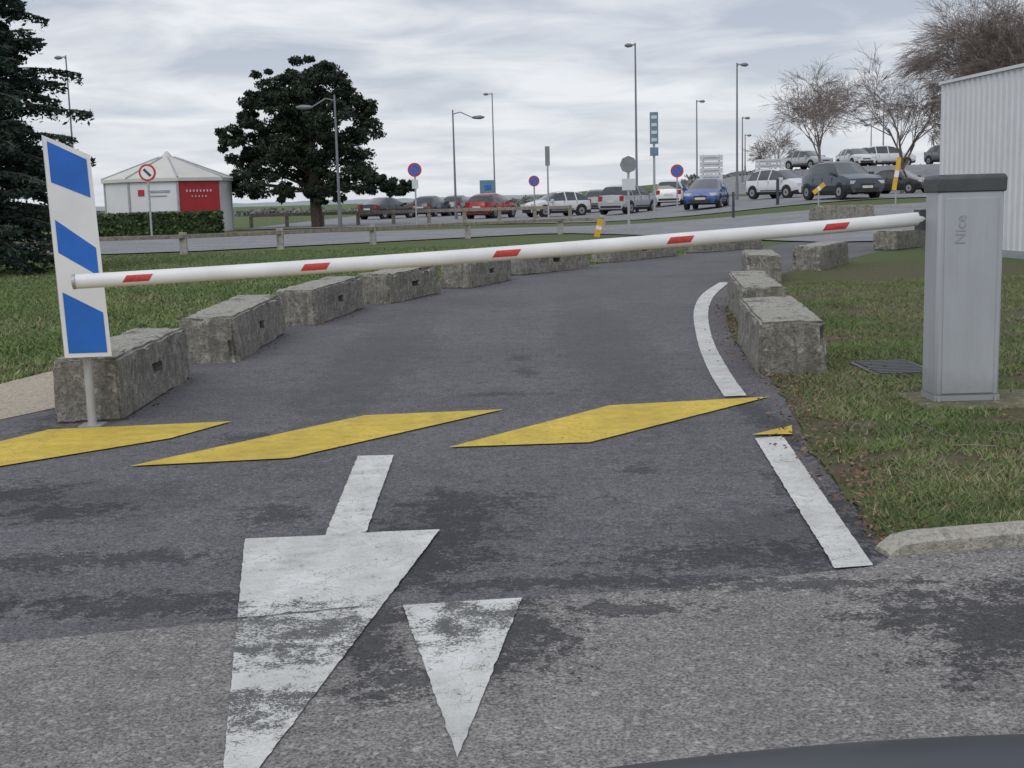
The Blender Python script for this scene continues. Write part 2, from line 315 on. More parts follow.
# ---------------------------------------------------------------- concrete blocks
def block(a,b,wd,side,h=.36,hole=True):
    a=Vector((a[0],a[1],0));b=Vector((b[0],b[1],0));d=(b-a);L=d.length;d.normalize();n=Vector((-d.y,d.x,0))*side
    c=(a+b)/2+n*wd/2; ang=math.atan2(d.y,d.x)
    bm=bmesh.new(); bmesh.ops.create_cube(bm,size=1)
    bmesh.ops.scale(bm,vec=(L,wd,h),verts=bm.verts)
    for v in bm.verts:
        if v.co.z>0: v.co.y*=.93; v.co.x*=.985
    bmesh.ops.bevel(bm,geom=[e for e in bm.edges],offset=.016,segments=2,affect='EDGES')
    me=bpy.data.meshes.new('concrete_block'); bm.to_mesh(me);bm.free()
    o=bpy.data.objects.new('concrete_block',me); scene.collection.objects.link(o)
    def cut(loc,sz):
        bm=bmesh.new();bmesh.ops.create_cube(bm,size=1);bmesh.ops.scale(bm,vec=sz,verts=bm.verts);bmesh.ops.translate(bm,vec=loc,verts=bm.verts)
        m2=bpy.data.meshes.new('c');bm.to_mesh(m2);bm.free();c2=bpy.data.objects.new('c',m2);scene.collection.objects.link(c2)
        md=o.modifiers.new('x','BOOLEAN');md.object=c2;md.operation='DIFFERENCE';md.solver='EXACT'
        dg=bpy.context.evaluated_depsgraph_get(); nm=bpy.data.meshes.new_from_object(o.evaluated_get(dg))
        o.modifiers.clear(); o.data=nm; bpy.data.objects.remove(c2)
    if hole: cut((0,-side*wd/2,.01),(.20,.22,.07))
    bm=bmesh.new();bm.from_mesh(o.data)
    bmesh.ops.triangulate(bm,faces=bm.faces)
    for _ in range(4):
        es=[e for e in bm.edges if e.calc_length()>.05]
        if es: bmesh.ops.subdivide_edges(bm,edges=es,cuts=1)
        bmesh.ops.triangulate(bm,faces=bm.faces)
    off=Vector((random.random()*50,random.random()*50,0))
    for v in bm.verts:
        p=v.co*4+off; q=v.co*16+off
        nx_e=int(abs(v.co.x)>L/2-.04)+int(abs(v.co.y)>wd/2-.05)+int(v.co.z>h/2-.035)
        chip=(max(0,noise.noise(v.co*5+off)-.22)*.11+max(0,noise.noise(v.co*17+off)-.1)*.02) if nx_e>=2 else 0
        v.co+=Vector((noise.noise(p),noise.noise(p+Vector((9,0,0))),noise.noise(p+Vector((0,9,0)))))*.010+Vector((noise.noise(q),noise.noise(q+Vector((5,1,0))),noise.noise(q+Vector((0,7,3)))))*.005
        if chip:
            dv=Vector((0,-math.copysign(1,v.co.y),-.8)) if abs(v.co.x)<=L/2-.04 else Vector((-math.copysign(1,v.co.x),-math.copysign(.5,v.co.y),-.6))
            v.co+=dv*chip
    me=bpy.data.meshes.new('concrete_block');bm.to_mesh(me);bm.free();o.data=me
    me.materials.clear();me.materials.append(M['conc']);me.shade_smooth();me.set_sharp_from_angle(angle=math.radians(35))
    o.location=(c.x,c.y,h/2-.004+th(c.x,c.y)); o.rotation_euler=(0,random.uniform(-.012,.012),ang+random.uniform(-.015,.015)); return o
LB=[((-2.14,6.80),(-2.22,8.55),.38),((-2.04,9.26),(-2.04,11.3),.44),((-1.85,11.95),(-1.61,13.8),.43),((-1.36,14.25),(-.87,15.7),.44),((-.50,16.45),(.05,18.0),.44),((.20,18.9),(1.33,20.52),.44),((1.77,21.9),(3.2,23.7),.44),((3.8,24.6),(5.3,26.1),.45)]
for a,b_,w in LB: block(a,b_,w,1)
RB=[((1.57,7.85),(1.74,9.6),.44),((1.98,10.75),(2.24,12.9),.40),((3.0,15.9),(3.3,17.8),.46),((4.1,18.3),(5.0,20.1),.46),((6.9,23.8),(8.0,25.3),.48)]
for a,b_,w in RB: block(a,b_,w,-1)
block((8.9,24.5),(10.3,26.3),.48,-1)
block((10.2,42),(12.3,42.2),.5,1,.45,False)
# ---------------------------------------------------------------- kerb
mb=MB()
K0=Vector((1.18,3.83,0));K1=Vector((9,5.35,0)); d=(K1-K0).normalized(); n=Vector((-d.y,d.x,0)); L=(K1-K0).length
prof=[(0,0),(0,.045),(.02,.062),(.05,.068),(.09,.062),(.10,.0)]
t=0
while t<L:
    e=min(t+1.0,L)
    sec=[(t,.3 if t==0 else 1)]+([(t+.05,.85),(t+.12,1)] if t==0 else [])+[(e-.008,1)]
    for (a,sa),(b_,sb) in zip(sec,sec[1:]):
        for (p,q),(r,s_) in zip(prof,prof[1:]):
            A=K0+d*a;B=K0+d*b_
            mb.face([A+n*p+Vector((0,0,q*sa)),B+n*p+Vector((0,0,q*sb)),B+n*r+Vector((0,0,s_*sb)),A+n*r+Vector((0,0,s_*sa))],'kerb')
    t=e
    A=K0+d*sec[0][0]; mb.face([A+n*p+Vector((0,0,q*sec[0][1])) for p,q in prof],'kerb')
mb.obj('kerb',40)
# ---------------------------------------------------------------- barrier (cabinet + boom)
root=bpy.data.objects.new('barrier_gate',None); scene.collection.objects.link(root)
def child(o,p=root): o.parent=p; return o
mb=MB(); cx,cy=2.418,6.67; W,Dp=.345,.21
mb.box((cx,cy,.60),(W,Dp,1.09),'cab')
child(mb.obj('cabinet_body',30,.014))
mb=MB(); mb.box((cx,cy-Dp/2-.003,.585),(W-.07,.008,1.03),'cab'); child(mb.obj('cabinet_door',30,.003))
mb=MB()
for z,sx,sy in((1.130,.360,.226),(1.205,.366,.232),(1.222,.342,.21)):
    for x,y in((-1,-1),(1,-1),(1,1),(-1,1)): mb.v.append((cx+x*sx/2,cy+y*sy/2,z))
for r in range(2):
    for j in range(4): mb.f.append((r*4+j,r*4+(j+1)%4,r*4+4+(j+1)%4,r*4+4+j));mb.m.append(mb.mi('cap'))
mb.f.append((8,9,10,11));mb.m.append(0);mb.f.append((3,2,1,0));mb.m.append(0)
child(mb.obj('cabinet_cap',30,.008))
mb=MB(); mb.box((cx,cy,.045),(W+.004,Dp+.004,.03),'cabS')
for sx in(-1,1): mb.cyl((cx+sx*.15,cy-Dp/2-.012,.03),(cx+sx*.15,cy-Dp/2-.012,.055),.008,.008,'galv',6)
child(mb.obj('cabinet_foot'))
mb=MB(); mb.cyl((cx-.03,cy+Dp/2,.995),(cx-.03,cy+Dp/2+.10,.995),.09,.09,'cap',16); mb.box((cx-.08,cy+Dp/2+.08,.99),(.22,.09,.11),'cap',0,0,-.044); child(mb.obj('boom_holder'))
tc=bpy.data.curves.new('logo','FONT'); tc.body='Nice'; tc.size=.08; tc.extrude=.001; to=bpy.data.objects.new('cabinet_logo',tc); scene.collection.objects.link(to)
to.location=(cx-.03,cy-Dp/2-.0085,.86); to.rotation_euler=(math.radians(90),math.radians(-90),0); tc.materials.append(M['cabS']); child(to)
A=Vector((-2.18,6.30,.805));B=Vector((2.33,6.85,.997)); dB=(B-A).normalized()
up=Vector((0,0,1)); u=dB.cross(up).normalized(); w=u.cross(dB)
segs=24;R_=.037; mb=MB()
def ringpt(t,a,r):
    s=(t-.5); p=A.lerp(B,t)+Vector((0,0,-.02*(1-4*s*s)))
    return p+u*(r*math.cos(a)*.85)+w*(r*math.sin(a))
n_=20
for k in range(segs+1):
    for j in range(n_): mb.v.append(tuple(ringpt(k/segs,2*math.pi*j/n_,R_)))
for k in range(segs):
    for j in range(n_): mb.f.append((k*n_+j,k*n_+(j+1)%n_,(k+1)*n_+(j+1)%n_,(k+1)*n_+j)); mb.m.append(mb.mi('whtpole'))
child(mb.obj('boom_tube',50))
mb=MB(); mb.cyl(A-dB*.012,A+dB*.004,.038,.038,'galv',20); child(mb.obj('boom_end_cap'))
mb=MB(); Lb=(B-A).length
for X in(-1.88,-1.0,-.02,.90,1.75):
    t0=(X-A.x)/(B.x-A.x)
    for j in range(6):
        a0=-.42+.92*j/6;a1=a0+.92/6
        sl_=.006; t1=t0-.058/Lb;t2=t0+.072/Lb
        mb.face([ringpt(t1+sl_*a0,a0,R_+.0015),ringpt(t2+sl_*a0,a0,R_+.0015),ringpt(t2+sl_*a1,a1,R_+.0015),ringpt(t1+sl_*a1,a1,R_+.0015)],'red')
child(mb.obj('boom_reflectors',60))
mb=MB(); mb.box((cx+.10,cy-.02,.012),(.74,.54,.034),'slab'); mb.obj('concrete_slab',30,.012)
mb=MB(); mb.box((2.45,7.95,.012),(.40,.60,.02),'cap')
for k in range(9): mb.box((2.45,7.68+k*.068,.027),(.34,.03,.008),'cap')
mb.obj('drain_cover',None,.004)
# ---------------------------------------------------------------- striped marker sign
mb=MB()
TL=Vector((-2.38,6.55,1.547));TR=Vector((-2.174,6.65,1.444));BL=Vector((-2.353,6.55,.391));BR=Vector((-2.137,6.65,.383))
def pq(s,t,o=0):
    a=TL.lerp(BL,t);b_=TR.lerp(BR,t);nn=Vector((.43,-.9,0)); return a.lerp(b_,s)+nn*o
f=[pq(0,0,0),pq(1,0,0),pq(1,1,0),pq(0,1,0)];bk=[pq(0,0,-.03),pq(1,0,-.03),pq(1,1,-.03),pq(0,1,-.03)]
mb.face(f,'wht');mb.face(bk[::-1],'sgnback')
for j in range(4): mb.face([f[j],f[(j+1)%4],bk[(j+1)%4],bk[j]],'galv')
for l0,r0,l1,r1 in((.018,.03,.20,.215),(.36,.46,.51,.60),(.69,.78,.98,.98)):
    mb.face([pq(.09,l0+(r0-l0)*.09,.002),pq(.91,r0,.002),pq(.91,r1,.002),pq(.09,l1+(r1-l1)*.09,.002)],'blue')
mb.cyl((-2.275,6.67,0),(-2.285,6.68,1.40),.024,.024,'galv',12)
mb.box((-2.275,6.67,.008),(.12,.12,.012),'galv')
mb.obj('striped_marker_sign')
# ---------------------------------------------------------------- white clad building
mb=MB(); hh=2.97
P0=Vector((7.88,23,0));P1=Vector((9.3,5.0,0)); d=(P1-P0).normalized();L=(P1-P0).length; nn=Vector((-d.y,d.x,0))
if nn.x>0: nn=-nn
t=0
while t<L:
    pr=[(0,0),(.03,.025),(.10,.025),(.13,0),(.2,0)]
    for (a,oa),(b_,ob) in zip(pr,pr[1:]):
        p=P0+d*(t+a)+nn*oa;q=P0+d*(t+b_)+nn*ob
        mb.face([p+Vector((0,0,.12)),q+Vector((0,0,.12)),q+Vector((0,0,hh)),p+Vector((0,0,hh))],'clad')
    t+=.2
mb.face([P0,P0-nn*6,P0-nn*6+Vector((0,0,hh)),P0+Vector((0,0,hh))],'clad')
a=P0+Vector((0,0,hh));b_=P1+Vector((0,0,hh)); mb.face([a,b_,b_-nn*6,a-nn*6],'kgrey')
c=(P0+P1)/2+nn*.02; mb.box((c.x,c.y,hh+.03),(L,.08,.05),'clad',math.atan2(d.y,d.x)); mb.box((c.x,c.y,.06),(L,.03,.12),'kgrey',math.atan2(d.y,d.x))
mb.obj('clad_building')
# ---------------------------------------------------------------- kiosk
mb=MB(); cx0,cy0,R=-16.0,60,2.9; a0=math.pi/8
O=[(cx0+R*math.cos(a0+j*math.pi/4),cy0+R*math.sin(a0+j*math.pi/4)) for j in range(8)]
for j in range(8):
    p=O[j];q=O[(j+1)%8]; k='kred' if j==6 else 'tent'
    mb.face([(p[0],p[1],0),(q[0],q[1],0),(q[0],q[1],2.35),(p[0],p[1],2.35)],k)
    e=1.05; P=[(cx0+(x-cx0)*e,cy0+(y-cy0)*e) for x,y in(p,q)]
    mb.face([(P[0][0],P[0][1],2.35),(P[1][0],P[1][1],2.35),(P[1][0],P[1][1],2.5),(P[0][0],P[0][1],2.5)],'roofw')
    s1=.12
    r0=[(cx0+(x-cx0)*s1,cy0+(y-cy0)*s1) for x,y in P]
    mb.face([(P[0][0],P[0][1],2.5),(P[1][0],P[1][1],2.5),(r0[1][0],r0[1][1],3.5),(r0[0][0],r0[0][1],3.5)],'roofw')
    mb.cyl((P[0][0],P[0][1],2.52),(r0[0][0],r0[0][1],3.52),.04,.04,'kgrey',5)
    mb.cyl((p[0],p[1],0),(p[0],p[1],2.35),.06,.06,'kgrey',6)
mb.cyl((cx0,cy0,3.45),(cx0,cy0,3.8),.35,.05,'roofw',8)
fy=cy0-R*math.cos(a0)-.02
mb.box((cx0-.55,fy,1.85),(.28,.02,.28),'kred'); mb.box((cx0+.25,fy,1.9),(1.0,.02,.10),'kgrey'); mb.box((cx0+.2,fy,1.7),(.8,.02,.05),'kgrey'); mb.box((cx0,fy,1.0),(2.2,.02,.04),'kgrey')
p=Vector((O[6][0],O[6][1],0));q=Vector((O[7][0],O[7][1],0)); dd=(q-p); ang=math.atan2(dd.y,dd.x); nr=Vector((dd.y,-dd.x,0)).normalized()*.03
for k in range(8): pp=p.lerp(q,.2+.08*k)+nr; mb.box((pp.x,pp.y,1.9),(.07,.02,.10),'board',ang)
for k in range(5): pp=p.lerp(q,.32+.08*k)+nr; mb.box((pp.x,pp.y,1.65),(.05,.02,.07),'board',ang)
mb.obj('welcome_kiosk')
# ---------------------------------------------------------------- foliage helper
def leafquads(P,size,asp=2.0,flatten=1.0):
    n=len(P); a=rng.normal(size=(n,3)); a[:,2]*=flatten; a/=np.linalg.norm(a,axis=1)[:,None]
    b_=rng.normal(size=(n,3)); b_-= (b_*a).sum(1)[:,None]*a; b_/=np.linalg.norm(b_,axis=1)[:,None]
    s=size*(.6+.8*rng.random(n))[:,None]
    V=np.stack([P-a*s,P-b_*s/asp,P+a*s,P+b_*s/asp],1).reshape(-1,3)
    F=np.arange(4*n).reshape(n,4); return V,F
def join(name,mb,V,F,mi,mats):
    base=len(mb.v); MV=np.array(mb.v) if base else np.zeros((0,3))
    me=bpy.data.meshes.new(name); me.from_pydata(np.vstack([MV,V]).tolist(),[],list(mb.f)+[tuple(r) for r in (F+base).tolist()])
    allm=mb.mats+mats
    for k in allm: me.materials.append(M[k])
    me.polygons.foreach_set('material_index',np.concatenate([np.array(mb.m,dtype=int),mi+len(mb.mats)]).astype(np.int32))
    o=bpy.data.objects.new(name,me);scene.collection.objects.link(o);return o
px0,py0=-9.7,62
cl=[(-.2,7.5,1.0),(-1.5,6.85,.95),(.9,7.35,1.05),(-2.3,6.2,.8),(1.8,6.7,.95),(-.3,6.2,1.3),(-3.0,5.5,.7),(2.5,5.7,.8),(-3.6,4.4,.75),(-2.1,4.75,1.15),(1.3,5.2,1.2),(-.4,4.4,1.35),(2.5,4.6,.85),(-3.2,3.3,.9),(-1.7,3.2,1.1),(.7,3.6,1.25),(2.1,3.3,1.0),(-.25,2.5,1.05),(-2.4,2.25,.85),(-3.6,2.3,.55),(1.5,2.1,.85),(2.9,2.15,.8),(3.9,1.95,.65),(4.6,1.85,.45),(-1.0,1.75,.5),(.5,1.6,.5),(-1.2,5.6,1.0),(.5,6.0,1.0),(-1.0,3.8,1.0),(1.2,4.3,1.0),(.1,5.1,1.0),(-2.6,4.0,.8)]
mb=MB(); mb.cyl((px0+.35,py0,0),(px0+.25,py0,2.5),.30,.24,'bark',10); mb.cyl((px0+.25,py0,2.5),(px0,py0,7),.24,.08,'bark',8)
PV=[];PM=[]
for (x,z,r) in cl:
    c=np.array([px0+x,py0+random.uniform(-1.5,1.5),z])
    zb=max(1.8,c[2]-1.4); mb.cyl((px0+.2,py0,min(zb,6.5)),tuple(c),.08,.03,'bark',5,False)
    for k in range(16):
        dcl=rng.normal(size=3); dcl/=np.linalg.norm(dcl); sc=c+dcl*r*np.array([1.08,1,.85])*rng.uniform(.35,1.1)
        sr=r*rng.uniform(.18,.46); n=150
        dv=rng.normal(size=(n,3)); dv/=np.linalg.norm(dv,axis=1)[:,None]; p=sc+dv*sr*(rng.random((n,1))**.4)*np.array([1.25,1.2,.75])
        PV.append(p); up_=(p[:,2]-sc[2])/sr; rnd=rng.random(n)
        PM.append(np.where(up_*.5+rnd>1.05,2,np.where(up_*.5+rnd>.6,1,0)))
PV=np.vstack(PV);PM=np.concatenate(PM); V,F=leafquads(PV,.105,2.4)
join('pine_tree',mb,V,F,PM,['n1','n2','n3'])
mb=MB(); tx,ty=-10.1,24; mb.cyl((tx,ty,0),(tx+.2,ty,3.2),.16,.09,'bark',10); mb.cyl((tx+.2,ty,3.2),(tx+.45,ty,6.2),.09,.015,'bark',8)
PV=[];PM=[]
z=.3
while z<6.1:
    for k in range(9):
        az=random.random()*2*math.pi; l=(2.2*max(0,1-z/6.5)**.55+.1)*random.uniform(.5,1.15)
        if k==0 and 2.0<z<3.9: az=random.uniform(-.4,.3); l*=1.15
        base=np.array([tx+.45*z/6.2,ty,z]); dr=np.array([math.cos(az),math.sin(az),0])
        rise=random.uniform(-.02,.38)
        tt=np.linspace(0,1,7); pts=[base+dr*l*t+np.array([0,0,rise*l*t-.22*l*t*t]) for t in tt]
        for a,b_ in zip(pts,pts[1:]): mb.cyl(a,b_,.018,.012,'bark',3,False)
        n=int(190*l+40); t=rng.random(n)**.7; side=np.array([-dr[1],dr[0],0])
        p=base+dr*(l*t)[:,None]+np.outer(rise*l*t-.22*l*t*t,[0,0,1])+side*((rng.random(n)-.5)*.5*(1-t*.6)*l*.6)[:,None]+np.outer(-abs(rng.normal(size=n))*.09,[0,0,1])
        PV.append(p);PM.append((rng.random(n)>.6).astype(int))
    z+=random.uniform(.15,.24)
PV=np.vstack(PV);PM=np.concatenate(PM);V,F=leafquads(PV,.055,2.4,.6)
join('spruce_tree',mb,V,F,PM,['c1','c2'])
n=9000; P=np.stack([rng.uniform(-18.9,-12.4,n),rng.uniform(54.2,55.2,n),rng.uniform(.0,.95,n)],1)
V,F=leafquads(P,.09,1.6); mb=MB(); mb.box((-15.65,54.7,.42),(6.3,.8,.84),'h1'); join('hedge',mb,V,F,(rng.random(n)>.5).astype(int),['h1','h2'])
def bare(name,x,y,H,spread,droop,seed,bark='barkL',depth=7,nch=3,tr=.009):
    rs=random.Random(seed); mb=MB(); z0=th(x,y)
    def grow(p,d,l,r,k):
        e=p+d*l; mb.cyl(p,e,r,r*.72,bark if k<3 else 'twig',5 if k<2 else 3,False)
        if k>=depth: return
        for c in range(nch if k else 5):
            ax=Vector((rs.gauss(0,1),rs.gauss(0,1),rs.gauss(0,.6))).normalized()
            nd=(d+ax*rs.uniform(.35,.85)*spread+Vector((0,0,.12 if k<3 else -droop))).normalized()
            grow(p.lerp(e,rs.uniform(.5,1)),nd,l*rs.uniform(.64,.94),max(r*.55,tr),k+1)
    grow(Vector((x,y,z0-.1)),Vector((rs.uniform(-.06,.06),0,1)).normalized(),H*.24,H*.014,0)
    return mb.obj(name)
bare('bare_tree',22.3,90,8.0,1.15,.12,3)
bare('bare_tree',26.6,70,12.6,.75,.30,5,depth=7,nch=4,tr=.007)
bare('bare_tree',30.5,73,12.6,.8,.30,9)
bare('bare_tree',24.4,78,9.5,.9,.25,12)
bare('bare_tree',19.4,92,5.4,1.1,.12,15,depth=6)
# ---------------------------------------------------------------- lamps
def lamp(x,y,zt,arm,al=.9,drop=.1,r=.07):
    mb=MB(); z0=th(x,y); mb.cyl((x,y,z0),(x,y,z0+1.0),r*1.35,r*1.3,'galvD',8); mb.cyl((x,y,z0+1),(x,y,zt),r,r*.6,'galvD',8)
    pts=[Vector((x,y,zt-.25)),Vector((x+arm*al*.4,y,zt-.05-drop*.2)),Vector((x+arm*al,y,zt-drop))]
    for a,b_ in zip(pts,pts[1:]): mb.cyl(a,b_,r*.5,r*.45,'galvD',6)
    e=pts[-1]; i=len(mb.v); q=1 if al>.6 else .6
    for t,w,h in((0,.05,.04),(.15,.12,.09),(.5,.16,.12),(.75,.10,.05)):
        for a in range(8):
            an=2*math.pi*a/8; mb.v.append((e.x+arm*t*q,y+w*math.cos(an),e.z-.02+h*math.sin(an)))
    for k in range(3):
        for a in range(8): mb.f.append((i+k*8+a,i+k*8+(a+1)%8,i+k*8+8+(a+1)%8,i+k*8+8+a)); mb.m.append(mb.mi('galvD'))
    return mb.obj('street_lamp')
lamp(-25.5,75,10.1,-1,.2)
lamp(-7.7,58,6.02,-1,1.0,.5); lamp(-3.05,75,6.4,1,1.1,.45); lamp(-1.04,110,10.2,-1,.3)
lamp(7.2,70,9.35,-1,.12); lamp(13.66,75,8.65,1,.2); lamp(15.05,100,8.4,1,.2); lamp(20.5,110,7.6,1,.2); lamp(24.5,130,7,1,.2)
lamp(32.7,110,8.7,-1,.3);lamp(37,120,8.6,-1,.3);lamp(37.4,130,7.7,-1,.3)
# ---------------------------------------------------------------- signs
def disc(mb,c,r,k,y,n=24,a0=0): mb.face([(c[0]+r*math.cos(a0+2*math.pi*j/n),y,c[1]+r*math.sin(a0+2*math.pi*j/n)) for j in range(n)],k)
def signpost(x,y,z,kind,r=.34):
    mb=MB(); z0=th(x,y); mb.cyl((x,y,z0),(x,y,z+.1),.04,.04,'galv',8); f=y-.06
    if kind=='nopark':
        mb.cyl((x,y-.05,z),(x,y-.03,z),r,r,'sgnback',24); disc(mb,(x,z),r*.98,'red',f); disc(mb,(x,z),r*.76,'blue',f-.005)
        mb.box((x,f-.01,z),(r*1.6,.004,r*.2),'red',0,0,math.pi/4)
    elif kind=='ring':
        mb.cyl((x,y-.05,z),(x,y-.03,z),r,r,'sgnback',24); disc(mb,(x,z),r*.98,'red',f); disc(mb,(x,z),r*.76,'wht',f-.005); mb.box((x,f-.01,z),(r*1.1,.004,r*.3),'p_dark',0,0,.8)
    elif kind=='back':
        mb.cyl((x,y-.05,z),(x,y-.03,z),r,r,'sgnback',8); mb.box((x,y-.07,z-.62),(.42,.02,.36),'board')
    return mb
signpost(-14.13,50,2.55,'ring',.34).obj('traffic_sign')
mb=signpost(-4.33,60,2.62,'nopark',.33); mb.box((-4.33,59.95,1.95),(.3,.02,.42),'board'); mb.obj('no_parking_sign')
signpost(1.52,70,2.08,'nopark',.30).obj('no_parking_sign')
signpost(9.43,70,2.42,'nopark',.36).obj('no_parking_sign')
signpost(3.85,40,2.12,'back',.27).obj('stop_sign')
mb=MB(); mb.cyl((1.96,60,0),(1.96,60,3.3),.04,.04,'galv'); mb.box((1.96,59.95,3.1),(.22,.03,.9),'sgnback'); mb.obj('traffic_sign')
mb=MB(); mb.cyl((6.42,55,th(6.4,55)),(6.42,55,4.6),.05,.05,'galv'); mb.box((6.42,54.93,4.0),(.36,.05,1.35),'signblue')
for k in range(4): mb.box((6.42,54.9,3.5+k*.32),(.24,.02,.14),'board')
mb.box((6.42,54.93,3.0),(.36,.05,.36),'signblue'); mb.obj('direction_sign')
mb=MB(); mb.box((-1.2,80,1.75),(1.0,.15,1.2),'signblue'); mb.box((-1.2,79.9,1.9),(.4,.03,.3),'blue')
for s in(-.35,.35): mb.cyl((-1.2+s,80,0),(-1.2+s,80,1.3),.05,.05,'galv')
mb.obj('information_board',None,.02)
for x,y,w,z0,z1 in((12.93,80,1.45,1.55,3.55),(16.65,80,1.9,1.7,3.2)):
    mb=MB()
    for s in(-1,1): mb.cyl((x+s*w*.35,y,th(x,y)),(x+s*w*.35,y,z1),.05,.05,'galv')
    for k in range(5):
        hgt=(z1-z0)/5; mb.box((x,y-.08,z0+hgt*(k+.5)),(w,.04,hgt*.86),'board'); mb.box((x,y-.105,z0+hgt*(k+.5)),(w*.7,.006,hgt*.18),'kgrey')
    mb.obj('direction_board')
for x,y,h,a in((2.6,36,.52,.25),(15.1,49,1.25,.15),(12.1,49,.55,.9)):
    mb=MB(); z=th(x,y)+(.0 if h<1.2 and a<.5 else .55); mb.box((x,y,z+h/2),(.16,.05,h),'ypost',0,0,a); mb.box((x,y-.03,z+h/2),(.165,.01,h*.2),'wht',0,0,a); mb.cyl((x,y+.06,th(x,y)),(x,y+.06,z+h*.6),.03,.03,'galv'); mb.obj('yellow_marker_post')
mb=MB(); mb.cyl((12.0,56,.5),(12.0,56,1.7),.07,.07,'p_dark',10); mb.obj('bollard')
mb=MB(); mb.cyl((8.6,48,th(8.6,48)),(8.6,48,th(8.6,48)+1),.05,.05,'p_dark',10); mb.obj('bollard')
# ---------------------------------------------------------------- guard rails
def rail(name,pts,h,pr,k1,k2,rh=.14):
    mb=MB()
    for (x,y) in pts: mb.box((x,y,th(x,y)+h/2),(pr*2,pr*1.6,h),k2)
    for (a,b_) in zip(pts,pts[1:]):
        d=Vector((b_[0]-a[0],b_[1]-a[1],0)); c=((a[0]+b_[0])/2,(a[1]+b_[1])/2-.09,h-.1+th(*a)); mb.box(c,(d.length+.02,.06,rh),k1,math.atan2(d.y,d.x))
    mb.obj(name,None,.01)
rail('guard_rail',[(-26,29.6),(-23,29.8),(-20,30),(-17.2,30.2),(-14.3,30.5),(-11.2,30.7),(-8.0,31),(-5.9,32.6),(-3.7,34.5),(-1.2,37.6),(1.65,39.6),(3.0,39.8)],.55,.085,'wood','woodG',.10)
rail('wooden_fence',[(-13+1.8*k,64+.05*k) for k in range(10)],.75,.09,'wood','wood',.16)
